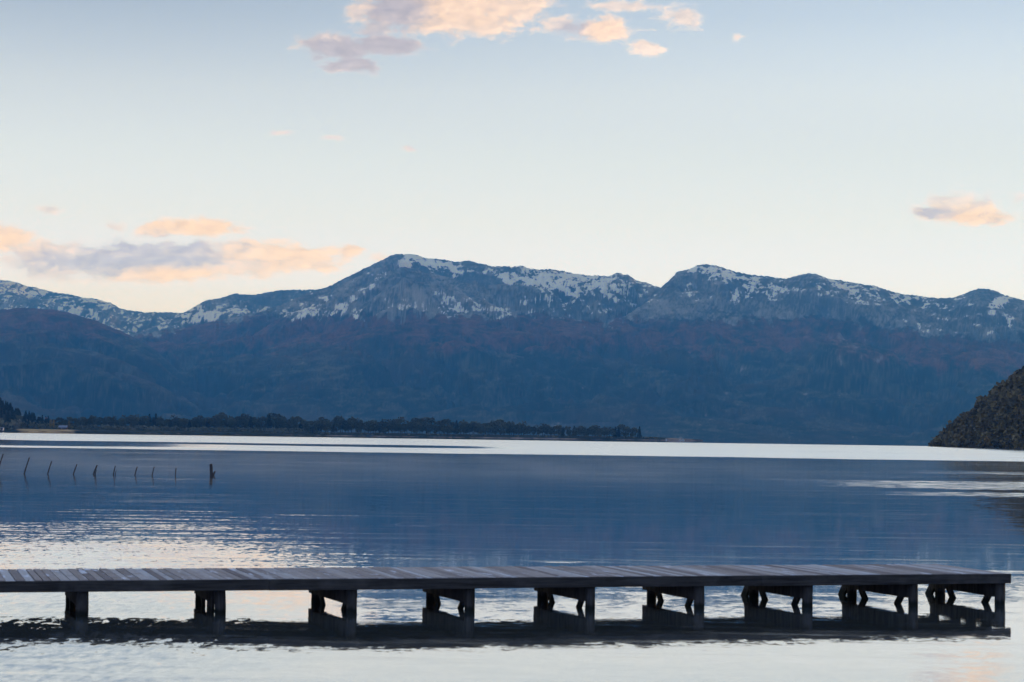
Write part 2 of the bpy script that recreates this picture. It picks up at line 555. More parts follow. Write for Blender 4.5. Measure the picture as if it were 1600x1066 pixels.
def mountain(label, poly, Yr, Y0, px_lo, px_hi, nu, nt, amp, seed, paint, pexp=1.3, jag=1.0, gul=1.0):
    a_k, e_k = ridge_uv(poly)
    a = np.linspace(slopes(px_lo, 600)[0], slopes(px_hi, 600)[0], nu)
    er = np.interp(a, a_k, e_k)
    # soften the polyline a little, then give the crest its own small jaggedness
    ker = np.hanning(9)
    ker /= ker.sum()
    er = np.convolve(np.pad(er, 4, mode='edge'), ker, 'valid')
    er = er + jag * (fbm(a * 120, a * 0 + seed, 6, seed, 0.68) * 3.0 + 1.9 * fbm(a * 620, a * 0 + seed, 3, seed + 3, 0.6)) / F
    zr = er * Yr + CAM_H
    tf = np.linspace(0, 1, nt) ** 0.9
    tb = np.linspace(0, 1, 26)[1:]
    A, T = np.meshgrid(a, tf)
    Y = Y0 + (Yr - Y0) * T
    X = A * Y
    ZR = np.broadcast_to(zr, A.shape)
    prof = T ** pexp
    wx = fbm(X / 900.0, Y / 900.0, 3, seed + 20) * 0.9
    big = fbm(X / 1500.0 + wx, Y / 1700.0, 4, seed, 0.5, True)
    wy = fbm(X / 1100.0 + 9.1, Y / 1100.0, 3, seed + 27) * 0.9
    gl = fbm(X / 760.0 + wx * 0.9 + 0.25 * wy, Y / 1250.0 + wy * 0.8 + X / 2600.0, 6, seed + 5, 0.56, True)
    fine = fbm(X / 130.0, Y / 130.0 + X / 500.0, 5, seed + 9, 0.6, True)
    env = np.clip(T * 4, 0, 1) * (1 - T ** 5)
    Z = ZR * prof - env * amp * (1.25 * np.clip(0.6 - big, 0, 2) + gul * 1.0 * np.clip(0.5 - gl, 0, 2) + 0.16 * np.clip(0.5 - fine, 0, 2)) + env * 0.16 * ZR
    Z = np.maximum(Z, -3.0 + 6 * T)
    # the front may not look over its own crest
    Z = np.minimum(Z, CAM_H + (er[None, :] + 0.5 / F) * Y)
    # back slope
    Ab, Tb = np.meshgrid(a, tb)
    Yb = Yr + (Yr - Y0) * 0.55 * Tb
    Zb = np.broadcast_to(zr, Ab.shape) * (1 - 0.97 * Tb ** 1.15) + 0.5 * amp * Tb * (1 - Tb) * fbm(Ab * Yb / 700.0, Yb / 700.0, 4, seed + 2)
    XA, YA, ZA = np.vstack([X, Ab * Yb]), np.vstack([Y, Yb]), np.vstack([Z, Zb])
    TA = np.vstack([T, 1 + Tb])
    # photograph pixel of every vertex, only used to lay out rock, forest and snow
    sa, se = XA / YA, (ZA - CAM_H) / YA
    d = np.stack([sa, np.ones_like(sa), se], -1) @ np.array(CAM_ROT)
    PX = 800 - d[..., 0] / d[..., 2] * F
    PY = 533 + d[..., 1] / d[..., 2] * F
    gx = np.gradient(ZA, axis=1) / np.maximum(np.gradient(XA, axis=1), 1e-3)
    nn = dict(gl=np.vstack([gl, np.zeros_like(Ab)]), fine=fbm(PX / 26.0, PY / 15.0, 5, seed + 31, 0.6), mid=fbm(PX / 70.0, PY / 42.0, 4, seed + 41),
              tiny=fbm(PX / 9.0 + PY / 14.0, PY / 6.0, 4, seed + 51, 0.6), gx=gx, T=TA, Z=ZA,
              ledge=fbm((PX + 0.3 * PY) / 30.0, PY / 4.5, 4, seed + 71, 0.6), micro=fbm(PX / 4.5, PY / 3.2, 3, seed + 72, 0.6), gA=fbm((PX - PY * 0.75) / 6.5, (PY + 0.75 * PX) / 38.0, 4, seed + 73, 0.6, True), gB=fbm((PX + PY * 0.95) / 6.5, (PY - 0.95 * PX) / 38.0, 4, seed + 74, 0.6, True),
              diag=fbm((PX - PY * 0.7) / 14.0, (PY + 0.7 * PX) / 60.0, 4, seed + 61, 0.6),
              diag2=fbm((PX + PY * 0.9) / 14.0, (PY - 0.9 * PX) / 60.0, 4, seed + 62, 0.6))
    snow, rock, red, pale = paint(PX, PY, nn)
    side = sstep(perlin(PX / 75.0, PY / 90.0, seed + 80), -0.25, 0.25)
    tone = 0.5 + 0.34 * rock * ((nn['gA'] - 0.25) * side + (nn['gB'] - 0.25) * (1 - side)) + 0.30 * nn['ledge'] * (1 + 0.9 * (1 - rock)) + 0.34 * nn['micro'] + 0.34 * nn['fine'] + 0.30 * (nn['gl'] - 0.3) + 0.2 * nn['mid']  # rock and scree tone following gullies, painted in to strengthen relief shading
    fade = sstep(snow, 0.12, 0.3)
    snow = snow + fade * (0.30 * ((nn['gA'] - 0.3) * side + (nn['gB'] - 0.3) * (1 - side)) + 0.40 * nn['ledge'] + 0.34 * nn['micro'])
    snow = snow * rock
    n0, n1 = XA.shape
    idx = np.arange(n0 * n1).reshape(n0, n1)
    faces = np.stack([idx[:-1, :-1], idx[:-1, 1:], idx[1:, 1:], idx[1:, :-1]], -1).reshape(-1, 4)
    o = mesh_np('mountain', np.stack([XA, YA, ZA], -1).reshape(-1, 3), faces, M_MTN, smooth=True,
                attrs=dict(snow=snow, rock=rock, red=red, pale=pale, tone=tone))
    tag(o, label, None, None, 'structure')
    return o


def pale_spots(PX, PY, n):
    return np.clip(sstep(n['fine'] + 0.45 * n['mid'] + 0.35 * n['ledge'], 0.34, 0.72), 0, 1) * sstep(PY, 515, 560) * 0.75


def paint_far_left(PX, PY, n):
    s = 0.47 + 0.6 * n['diag2'] + 0.55 * n['tiny'] + 0.4 * n['fine'] - 0.25 * sstep(PX, 150, 330) - 0.15 * gauss(PX, PY, 20, 475, 40, 14)
    s = np.clip(s, 0, 1) * 0.85
    return s, np.ones_like(s), np.zeros_like(s), np.zeros_like(s)


def paint_mid_left(PX, PY, n):
    s = 0.24 + 0.55 * n['diag2'] + 0.35 * n['fine'] + 0.25 * n['tiny'] + 0.38 * gauss(PX, PY, 320, 500, 60, 18, -15) - 0.3 * gauss(PX, PY, 395, 470, 60, 12)
    tl = 512 + 8 * n['mid'] - (PX - 290) * 0.2
    rock = 1 - sstep(PY, tl - 6, tl + 6)
    return np.clip(s, 0, 0.9) * rock, rock, (1 - rock) * 0.8, np.zeros_like(s)


def paint_front_left(PX, PY, n):
    red = 0.62 * (1 - sstep(PY, 505, 560)) + 0.25 * n['fine'] + 0.2 * n['mid']
    s = 0.9 * gauss(PX, PY, 60, 482, 60, 3.5) * (0.6 + n['tiny'])
    return np.clip(s, 0, 1), s * 0, np.clip(red, 0, 1), pale_spots(PX, PY, n) * 0.8 + 0.5 * gauss(PX, PY, 100, 552, 30, 5)


def paint_main(PX, PY, n):
    tl = 496 + 14 * n['mid'] + 10 * n['fine'] - 22 * np.clip(n['diag'], -0.3, 1) + 14 * n['diag2']
    tl = tl + np.interp(PX, [200, 300, 420, 500, 560, 830, 1050], [30, 6, -2, 0, -2, -2, 10])
    rock = 1 - sstep(PY, tl - 2, tl + 2)
    red = (1 - sstep(PY, tl + 22, tl + 85)) * (0.72 + 0.4 * n['fine'] + 0.25 * n['mid'])
    s = 0.10 + 0 * PX
    # summit snow shield and its streamers
    s += 0.85 * gauss(PX, PY, 668, 411, 42, 9, 22) + 0.6 * gauss(PX, PY, 700, 420, 40, 12, 25)
    s += 0.75 * gauss(PX, PY, 580, 451, 20, 10, -25) + 0.5 * gauss(PX, PY, 630, 412, 9, 9) + 0.45 * gauss(PX, PY, 555, 465, 30, 8, -30)
    s += 0.5 * gauss(PX, PY, 530, 491, 40, 7, -12) + 0.4 * gauss(PX, PY, 500, 478, 20, 14, -40) + 0.3 * gauss(PX, PY, 440, 490, 40, 9, -20)
    s += 0.45 * gauss(PX, PY, 690, 458, 26, 7, 15) + 0.3 * gauss(PX, PY, 640, 492, 90, 6)
    s += 0.75 * gauss(PX, PY, 796, 434, 14, 9) + 0.62 * gauss(PX, PY, 870, 443, 60, 15, 8) + 0.55 * gauss(PX, PY, 930, 440, 40, 12) + 0.35 * gauss(PX, PY, 850, 432, 80, 14)
    s += 0.35 * gauss(PX, PY, 990, 446, 30, 9) + 0.3 * gauss(PX, PY, 870, 470, 80, 16) + 0.5 * gauss(PX, PY, 945, 484, 10, 6) + 0.22 * gauss(PX, PY, 960, 465, 40, 16) + 0.3 * gauss(PX, PY, 760, 420, 40, 8)
    s += 0.07 * (1 - sstep(PY, 440, 500)) * (0.7 + 0.5 * gauss(PX, PY, 900, 455, 150, 40) - 0.5 * gauss(PX, PY, 650, 470, 90, 30))
    s = np.minimum(0.72 * s, 0.62) - 0.03 + 0.5 * n['fine'] + 0.42 * n['tiny'] + 0.40 * np.where(PX < 650, n['diag2'], n['diag'])
    s -= 0.35 * gauss(PX, PY, 640, 470, 70, 26) + 0.3 * gauss(PX, PY, 760, 462, 50, 22) + 0.2 * gauss(PX, PY, 740, 440, 30, 10)
    pale = pale_spots(PX, PY, n) * 0.7
    # dusting over the pale scree apron of the summit
    fan = sstep(PY, tl - 34, tl - 8) * np.clip(0.25 + 0.9 * np.where(PX < 640, n['gB'], n['gA']) + 0.4 * n['fine'], 0, 1) * np.interp(PX, [380, 450, 800, 860], [0, 1, 1, 0]) * rock
    s = np.maximum(s, 0.47 * fan * (0.65 + 0.9 * n['mid']))
    pale = np.maximum(pale * (1 - rock), np.clip(0.9 * gauss(PX, PY, 650, 472, 120, 26) * (0.55 + 0.9 * n['diag'] + 0.4 * n['fine']) + 0.7 * gauss(PX, PY, 500, 485, 90, 14) * (0.5 + n['diag2']), 0, 1) * rock)  # pale scree tone; the lit look of the summit flank is painted in too
    return np.clip(s, 0, 1) * rock, rock, np.clip(red, 0, 1) * (1 - rock), pale


def paint_buttress(PX, PY, n):
    PX, PY = np.broadcast_arrays(PX, PY)
    tl = 496 + 12 * n['mid'] + 9 * n['fine'] - 20 * np.clip(n['diag'], -0.3, 1) + 12 * n['diag2']
    rock = 1 - sstep(PY, tl - 2, tl + 2)
    # scree fans spreading down from the summit
    th = np.arctan2(PX - 628, np.maximum(PY - 385, 4))
    fans = fbm(th * 13 + 0.02 * n['fine'], np.hypot(PX - 628, PY - 385) / 90.0, 5, 301, 0.6, True)
    apron = sstep(PY, tl - 42, tl - 10)
    s = 0.02 + 0.20 * n['fine'] + 0.22 * n['tiny'] + 0.40 * gauss(PX, PY, 690, 458, 22, 7, 15) + 0.35 * gauss(PX, PY, 580, 452, 20, 9, -25) + 0.30 * gauss(PX, PY, 550, 468, 26, 8, -30)
    s = s + apron * np.clip(0.85 * (fans - 0.05), 0, 0.46) + 0.3 * gauss(PX, PY, 790, 478, 60, 5, 28) * np.clip(fans, 0, 1)
    pale = np.clip((0.30 + 0.75 * (fans - 0.2)) * sstep(PY, 425, 455), 0, 0.8) * rock
    red = (1 - sstep(PY, tl + 22, tl + 85)) * (0.72 + 0.4 * n['fine'] + 0.25 * n['mid']) * (1 - rock)
    return np.clip(s, 0, 1) * rock, rock, np.clip(red, 0, 1), np.maximum(pale, pale_spots(PX, PY, n) * 0.7 * (1 - rock))


def paint_shoulder(PX, PY, n):
    red = (1 - sstep(PY, 520, 580)) * (0.75 + 0.45 * n['fine'] + 0.3 * n['mid'])
    return 0 * PX, 0 * PX, np.clip(red, 0, 1), pale_spots(PX, PY, n) * 0.9


def paint_right(PX, PY, n):
    tl = np.interp(PX, [900, 1000, 1100, 1250, 1350, 1450, 1600, 1800], [500, 492, 500, 495, 505, 525, 535, 540]) + 20 * n['mid'] + 14 * n['fine'] - 14 * n['diag'] + 12 * n['diag2']
    rock = 1 - sstep(PY, tl - 9, tl + 9)
    red = (1 - sstep(PY, tl + 25, tl + 75)) * (0.66 + 0.5 * n['fine'] + 0.4 * n['mid']) + 0.35 * gauss(PX, PY, 1560, 545, 100, 20, 15)
    s = 0.16 + 0 * PX
    s += 0.6 * gauss(PX, PY, 1112, 424, 34, 7, 8) + 0.5 * gauss(PX, PY, 1165, 438, 18, 6, 20) + 0.3 * gauss(PX, PY, 1130, 430, 60, 10, 15)
    s += 0.3 * gauss(PX, PY, 1340, 452, 80, 14, 14) + 0.35 * gauss(PX, PY, 1310, 445, 26, 5, 35) + 0.25 * gauss(PX, PY, 1210, 455, 60, 14)
    s += 0.6 * gauss(PX, PY, 1553, 480, 16, 9, -25) + 0.5 * gauss(PX, PY, 1560, 468, 14, 6) + 0.3 * gauss(PX, PY, 1575, 500, 12, 5, -30) + 0.25 * gauss(PX, PY, 1450, 475, 60, 8, 8)
    s += 0.3 * gauss(PX, PY, 1040, 480, 20, 3, -35) + 0.3 * gauss(PX, PY, 1150, 465, 12, 12)
    s += 0.05 * (1 - sstep(PY, 445, 500))
    s = np.minimum(0.76 * s, 0.62) - 0.015 + 0.5 * n['fine'] + 0.42 * n['tiny'] + 0.42 * np.where(PX < 1130, n['diag2'], n['diag'])
    s -= 0.3 * sstep(PY, 460, 505) * (PX < 1400) + 0.25 * gauss(PX, PY, 1040, 445, 30, 25) + 0.25 * gauss(PX, PY, 1530, 458, 20, 7) + 0.2 * gauss(PX, PY, 1262, 432, 26, 6)
    pale = pale_spots(PX, PY, n) + 0.6 * gauss(PX, PY, 1330, 535, 90, 22, 12) * (0.5 + n['diag'] + n['fine'])
    return np.clip(s, 0, 1) * rock, rock, np.clip(red, 0, 1) * (1 - rock), np.clip(pale, 0, 1)


mountain('long snow dusted ridge behind the dark forested slope at far left',
         [(-700, 470), (-300, 425), (-50, 430), (0, 437), (22, 440), (40, 446), (62, 451), (85, 457), (105, 459), (128, 465), (150, 467), (168, 472), (190, 482), (215, 487), (285, 489), (330, 500), (420, 540), (520, 600)],
         12500, 9000, -700, 520, 620, 150, 260, 1, paint_far_left, 1.1)
mountain('rocky snow streaked shoulder between the left saddle and the main summit',
         [(60, 620), (150, 560), (210, 524), (240, 510), (270, 498), (300, 482), (318, 471), (345, 465), (368, 459), (400, 461), (420, 456), (440, 453), (485, 453), (540, 447), (640, 470), (720, 520)],
         11200, 8200, 60, 720, 520, 150, 260, 2, paint_mid_left, 1.1)
mountain('broad snow patched summit massif at the centre with autumn red forest below',
         [(-700, 668), (0, 640), (120, 578), (190, 535), (215, 523), (260, 514), (300, 509), (345, 500), (400, 490), (440, 476), (480, 459), (520, 445), (560, 424), (600, 405), (612, 399), (625, 396.5), (648, 397.5),
          (670, 404), (690, 405), (712, 410), (730, 407), (742, 410), (770, 416), (800, 417), (815, 415), (830, 420), (860, 421), (880, 424), (920, 431), (940, 430), (950, 432), (965, 426), (975, 430), (983, 429), (992, 437), (1003, 441), (1012, 441), (1022, 447), (1035, 450), (1120, 480), (1300, 560), (1500, 640)],
         9800, 6200, -700, 1500, 1900, 260, 330, 3, paint_main, 1.18)
mountain('snow speckled rocky range on the right with rounded tops and rust red slopes',
         [(520, 660), (700, 630), (820, 575), (900, 532), (940, 508), (985, 480), (1010, 465), (1035, 447), (1050, 434), (1058, 425), (1075, 420), (1090, 414.5), (1108, 413.5), (1120, 416), (1145, 423), (1170, 429), (1200, 432), (1225, 436),
          (1245, 431), (1262, 427), (1275, 428), (1290, 434), (1312, 438), (1340, 443), (1365, 446), (1390, 455), (1420, 461), (1465, 466), (1490, 465), (1510, 458), (1528, 451), (1537, 450), (1550, 453), (1570, 461), (1600, 470), (1700, 500), (1900, 520), (2400, 560)],
         9300, 6000, 520, 2400, 1800, 280, 200, 4, paint_right, 1.18)
mountain('pale scree buttress below the main summit with snow fans at its foot',
         [(250, 660), (330, 590), (400, 520), (450, 490), (500, 474), (545, 455), (580, 440), (605, 428), (628, 417), (650, 421), (672, 428), (700, 433), (728, 441), (760, 452), (790, 466), (815, 478), (838, 490), (870, 506), (930, 545), (1010, 600), (1080, 650)],
         9000, 6000, 250, 1080, 1100, 230, 300, 8, paint_buttress, 1.2, 0.8)
mountain('low forested shoulder in front of the snowy bowl at the centre',
         [(420, 640), (560, 590), (680, 540), (760, 508), (805, 494), (840, 488), (870, 494), (905, 503), (950, 513), (1010, 530), (1100, 570), (1250, 640), (1350, 680)],
         8300, 5700, 420, 1350, 900, 170, 200, 5, paint_shoulder, 1.1, 0.7)
mountain('dark forested slope with a bare brow at far left',
         [(-700, 470), (-300, 476), (-50, 486), (0, 484), (30, 481), (55, 482), (80, 484), (105, 488), (150, 501), (190, 518), (215, 530), (245, 548), (300, 600), (340, 640), (400, 684), (460, 690)],
         8000, 5500, -700, 460, 900, 190, 230, 6, paint_front_left, 1.15, 0.7)

# ------------------------------------------------------------------ lake
def lake():
    m, t, out = material('lake_water')
    pos = t.n('ShaderNodeNewGeometry').outputs['Position']
    X, Y, _ = t.xyz(pos)[:3]
    lg = t.math('LOGARITHM', t.math('MAXIMUM', Y, 5.0), math.e)
    # wobble of the edges of wind lanes (long, thin shapes lying across the view)
    wob = t.math('SUBTRACT', t.noise(t.comb(t.math('DIVIDE', X, t.math('MAXIMUM', Y, 5.0)), lg, 0.0), 7.0, 5.0, 0.6), 0.5)
    lgw = t.math('MULTIPLY_ADD', wob, 0.15, lg)
    sl = t.math('DIVIDE', X, t.math('MAXIMUM', Y, 5.0))

    def lane(y0, y1, soft=0.05, x0=None, x1=None, xs=0.02, v=None):
        v = v or lgw
        l0, l1 = math.log(y0), math.log(y1)
        r = t.math('MULTIPLY', t.smooth(v, l0 - soft, l0 + soft), t.smooth(v, l1 - soft, l1 + soft, 1.0, 0.0))
        if x0 is not None:
            r = t.math('MULTIPLY', r, t.smooth(sl, x0 - xs, x0 + xs))
        if x1 is not None:
            r = t.math('MULTIPLY', r, t.smooth(sl, x1 - xs, x1 + xs, 1.0, 0.0))
        return r
    sx = lambda px: (px - 800) / F
    streak = t.noise(t.comb(t.math('MULTIPLY', sl, 3.0), t.math('MULTIPLY', lg, 22.0), 0.0), 1.0, 6.0, 0.65, 0.4)
    # broad ruffled band near the far shore, with a calm strip inside its left half
    ruff = lane(285, 1150, 0.035)
    calm = t.math('MAXIMUM', lane(315, 440, 0.05, None, sx(300), 0.05), lane(400, 470, 0.03, sx(-400), sx(760), 0.03))
    ruff = t.math('MULTIPLY', ruff, t.math('SUBTRACT', 1.0, t.math('MULTIPLY', calm, 0.96)))
    ruff = t.math('MULTIPLY', ruff, t.smooth(streak, 0.26, 0.42))
    fine_ = t.noise(t.comb(t.math('MULTIPLY', sl, 2.2), t.math('MULTIPLY', lg, 60.0), 9.0), 1.0, 3.0, 0.6)
    ruff = t.math('MULTIPLY', ruff, t.smooth(fine_, 0.30, 0.40))
    # streaks reaching in from the right
    brk = t.smooth(t.noise(t.comb(t.math('MULTIPLY', sl, 60.0), t.math('MULTIPLY', lg, 190.0), 0.0), 1.0, 4.0, 0.65), 0.44, 0.60)
    st = t.math('MAXIMUM', lane(116, 134, 0.025, sx(1330), None, 0.08), lane(99, 107, 0.02, sx(1440), None, 0.06))
    st = t.math('MAXIMUM', st, t.math('MULTIPLY', lane(166, 184, 0.02, sx(1470), None, 0.06), 0.7))
    st = t.math('MAXIMUM', st, t.math('MULTIPLY', lane(113, 115, 0.010, sx(60), sx(235), 0.02), 0.16))
    st = t.math('MAXIMUM', st, t.math('MULTIPLY', lane(42.9, 43.5, 0.006, sx(860), sx(915), 0.02), 0.6))
    st = t.math('MAXIMUM', st, t.math('MULTIPLY', lane(41.5, 42.3, 0.006, sx(1480), sx(1700), 0.02), 0.9))
    st = t.math('MULTIPLY', st, brk)
    st = t.math('MAXIMUM', st, t.math('MULTIPLY', t.math('MULTIPLY', lane(59.2, 59.9, 0.008, sx(632), sx(676), 0.018), t.math('MULTIPLY_ADD', brk, 0.6, 0.4)), 0.42))
    ringc = on_plane(653, 819.5)
    rd = t.vmath('DISTANCE', t.vmath('MULTIPLY', pos, (1, 0.55, 1)), (ringc.x, ringc.y * 0.55, 0))
    ring = t.math('MULTIPLY', t.smooth(t.math('ABSOLUTE', t.math('SUBTRACT', rd, 0.66)), 0.0, 0.10, 1.0, 0.0), 0.30)
    # breeze patch on the left between the stakes and the jetty
    thin = t.noise(t.comb(t.math('MULTIPLY', sl, 9.0), t.math('MULTIPLY', lg, 75.0), 3.0), 1.0, 4.0, 0.6, 0.3)
    solid = t.math('MULTIPLY', lane(20, 47, 0.10, None, sx(360), 0.075), t.smooth(t.math('MULTIPLY_ADD', thin, 0.6, t.math('MULTIPLY', streak, 0.5)), 0.38, 0.56))
    upper = t.math('MULTIPLY', lane(42, 58, 0.07, None, sx(440), 0.08), t.smooth(thin, 0.46, 0.60))
    fringe = t.math('MULTIPLY', lane(54, 68, 0.05, None, sx(600), 0.06), t.smooth(thin, 0.55, 0.66))
    side = t.math('MULTIPLY', lane(36, 48, 0.10, None, sx(600), 0.05), t.smooth(thin, 0.50, 0.62))
    spark = t.math('MAXIMUM', upper, t.math('MAXIMUM', fringe, side))
    patch = t.math('MAXIMUM', solid, t.math('MULTIPLY', spark, 0.45))
    # broken wavelets
    w1 = t.vmath('SUBTRACT', t.noise(t.vmath('MULTIPLY', pos, (1.9, 2.6, 1)), 1.0, 4.0, 0.6, 0.3, col=True), (0.5, 0.5, 0.5))
    w2 = t.vmath('SUBTRACT', t.noise(t.vmath('MULTIPLY', pos, (0.30, 0.75, 1)), 1.0, 3.0, 0.5, 0.5, col=True), (0.5, 0.5, 0.5))
    w3 = t.vmath('SUBTRACT', t.noise(t.vmath('MULTIPLY', pos, (8.0, 2.4, 1)), 1.0, 2.0, 0.6, 0.0, col=True), (0.5, 0.5, 0.5))
    w4 = t.vmath('SUBTRACT', t.noise(t.vmath('MULTIPLY', pos, (9.0, 6.0, 1)), 1.0, 3.0, 0.6, 0.0, col=True), (0.5, 0.5, 0.5))
    mid = t.math('MULTIPLY', t.smooth(Y, 55.0, 90.0), t.smooth(Y, 160.0, 230.0, 1.0, 0.0))
    near = t.smooth(Y, 24.0, 60.0, 1.0, 0.0)
    nearl = t.math('MULTIPLY', t.smooth(Y, 22.0, 33.0, 1.0, 0.0), t.smooth(sl, -0.26, -0.12, 1.0, 0.0))
    a1 = t.math('ADD', t.math('ADD', 0.0025, t.math('MULTIPLY', near, 0.022)), t.math('MULTIPLY', patch, 0.03))
    a1 = t.math('ADD', t.math('ADD', a1, t.math('MULTIPLY', nearl, 0.005)), t.math('MULTIPLY', mid, 0.045))
    a2 = t.math('ADD', 0.004, t.math('MULTIPLY', near, 0.010))
    a3 = t.math('ADD', t.math('ADD', t.math('MULTIPLY', solid, 0.10), t.math('MULTIPLY', spark, 0.17)), t.math('MULTIPLY', nearl, 0.006))
    a4 = t.math('ADD', t.math('MULTIPLY', nearl, 0.026), t.math('MULTIPLY', near, 0.023))
    tilt = t.vmath('ADD', t.vmath('ADD', t.scale(w1, a1), t.scale(w2, a2)), t.vmath('ADD', t.scale(w3, a3), t.scale(w4, a4)))
    lanes_ = t.math('MAXIMUM', ruff, st)
    # wind waves run towards the shore, their steep faces turned that way
    face = t.comb(0.0, t.math('MULTIPLY', t.math('ADD', lanes_, t.math('MULTIPLY', patch, 0.42)), -0.062), 1.0)
    nrm = t.vmath('NORMALIZE', t.vmath('ADD', t.vmath('MULTIPLY', tilt, (1, 1, 0)), face))
    rough = t.math('ADD', 0.03, t.math('MULTIPLY', t.smooth(lgw, math.log(70), math.log(150)), 0.03))
    rough = t.math('MULTIPLY', rough, t.smooth(Y, 900.0, 1300.0, 1.0, 0.15))
    rough = t.math('ADD', rough, t.math('MULTIPLY', t.math('MULTIPLY', t.smooth(thin, 0.45, 0.7), t.smooth(Y, 500.0, 200.0)), 0.06))
    rough = t.math('MAXIMUM', rough, t.math('MAXIMUM', t.math('MULTIPLY', lanes_, 0.175), t.math('MULTIPLY', ring, 0.33)))
    gloss = t.n('ShaderNodeBsdfGlossy', distribution='MULTI_GGX', ins={'Color': (0.97, 0.98, 1.0, 1), 'Roughness': rough, 'Normal': nrm})
    bed = t.noise(pos, 1.2, 4.0, 0.6)
    body = t.mix(bed, (0.085, 0.102, 0.100, 1), (0.125, 0.132, 0.118, 1))
    diff = t.n('ShaderNodeBsdfDiffuse', ins={'Color': body})
    fr = t.n('ShaderNodeFresnel', ins={'IOR': 1.33, 'Normal': nrm})
    fac = t.math('POWER', fr.outputs[0], 0.35, clamp=True)
    mx = t.n('ShaderNodeMixShader', ins={0: fac, 1: diff.outputs[0], 2: gloss.outputs[0]})
    t.put(out.inputs['Surface'], mx.outputs[0])
    xs = [-9000, -3000, -1000, -300, -80, -20, 0, 20, 80, 300, 1000, 3000, 9000]
    ys = [-60, 0, 20, 40, 80, 160, 320, 640, 1300, 2600, 5200, 7600]
    vs = [(x, y, 0.0) for y in ys for x in xs]
    n = len(xs)
    fs = [(j * n + i, j * n + i + 1, (j + 1) * n + i + 1, (j + 1) * n + i) for j in range(len(ys) - 1) for i in range(n - 1)]
    tag(mesh_np('lake_water', vs, fs, m), 'calm blue lake with pale wind ruffled lanes', None, None, 'structure')


lake()

# ------------------------------------------------------------------ jetty
HD = 0.53                                   # deck top above the water
pL, pR = on_plane(0, 908.3, HD), on_plane(1580, 896.6, HD)
AX = (pR - pL)
AX.z = 0
AX.normalize()                              # along the jetty, towards its free end
TR = Vector((-AX.y, AX.x, 0))               # across it, away from the camera
UP = Vector((0, 0, 1))
WID = 2.45
AXT = (AX, TR, UP)
END = pR.copy()
END.z = 0


def J(s, w, z):
    """s metres back from the free end, w metres from the near edge"""
    return END - AX * s + TR * w + UP * z


def s_at(px, w):
    """station along the jetty where a point w from the near edge at water level falls in column px"""
    a = slopes(px, 940)[0]
    p0, p1 = J(0, w, 0), J(1, w, 0)
    d = p1 - p0
    return (a * p0.y - p0.x) / (d.x - a * d.y)


def deck_mat():
    m, t, out = material('weathered_deck_boards')
    geo = t.n('ShaderNodeNewGeometry')
    rnd = geo.outputs['Random Per Island']
    tc = t.n('ShaderNodeTexCoord').outputs['Object']
    off = t.vmath('ADD', tc, t.comb(t.math('MULTIPLY', rnd, 37.0), t.math('MULTIPLY', rnd, 11.0), 0.0))
    grain = t.noise(t.vmath('MULTIPLY', off, (26, 2.2, 26)), 1.0, 6.0, 0.65, 0.8)
    blot = t.noise(t.vmath('MULTIPLY', off, (2.4, 1.2, 1)), 1.0, 4.0, 0.6)
    worn = t.noise(t.vmath('MULTIPLY', off, (5.0, 0.9, 1)), 1.0, 3.0, 0.55)
    base = t.ramp(rnd, [(0.0, (0.26, 0.20, 0.165)), (0.3, (0.45, 0.36, 0.29)), (0.55, (0.56, 0.46, 0.38)), (0.80, (0.62, 0.54, 0.46)), (1.0, (0.76, 0.71, 0.64))])
    c = t.mix(t.smooth(grain, 0.25, 0.75), t.mix(0.28, base, (0.06, 0.05, 0.05, 1)), t.mix(0.18, base, (0.42, 0.40, 0.42, 1)))
    c = t.mix(t.math('MULTIPLY', t.smooth(blot, 0.5, 0.7), 0.3), c, (0.12, 0.088, 0.09, 1))
    c = t.mix(t.math('MULTIPLY', t.smooth(worn, 0.60, 0.70), 0.8), c, (0.85, 0.82, 0.80, 1))
    bmp = t.n('ShaderNodeBump', ins={'Strength': 0.6, 'Distance': 0.008, 'Height': grain})
    principled(t, out, c, 0.85, 0.15, Normal=bmp.outputs[0])
    return m


M_DECK = deck_mat()
jet = empty('jetty', J(7.5, WID / 2, 0), math.atan2(AX.y, AX.x))
tag(jet, 'long low grey plank jetty on dark braced posts standing in the near water', 'jetty')
JINV = (Matrix.Translation(jet.location) @ Matrix.Rotation(jet.rotation_euler.z, 4, 'Z')).inverted()
LEN = s_at(-420, 0.1)


def jpart(mb, name, mat, bevel=0.0, smooth=False, parent=None):
    mb.v = [tuple(JINV @ Vector(p)) for p in mb.v]
    return mb.build(name, mat, jet, smooth, bevel)


mb = MB()
s = 0.0
while s < LEN:
    w = random.uniform(0.105, 0.145)
    o1, o2 = random.uniform(-0.012, 0.02), random.uniform(-0.03, 0.02)
    a, b = J(s + w / 2, 0.066 + 0.2 * o1, HD - 0.0225 + random.uniform(-0.004, 0.004)), J(s + w / 2, WID + o2, HD - 0.0225 + random.uniform(-0.005, 0.005))
    mb.beam(a, b, w - random.uniform(0.008, 0.022), 0.045, jit=0.0015)
    s += w
jpart(mb, 'deck', M_DECK)
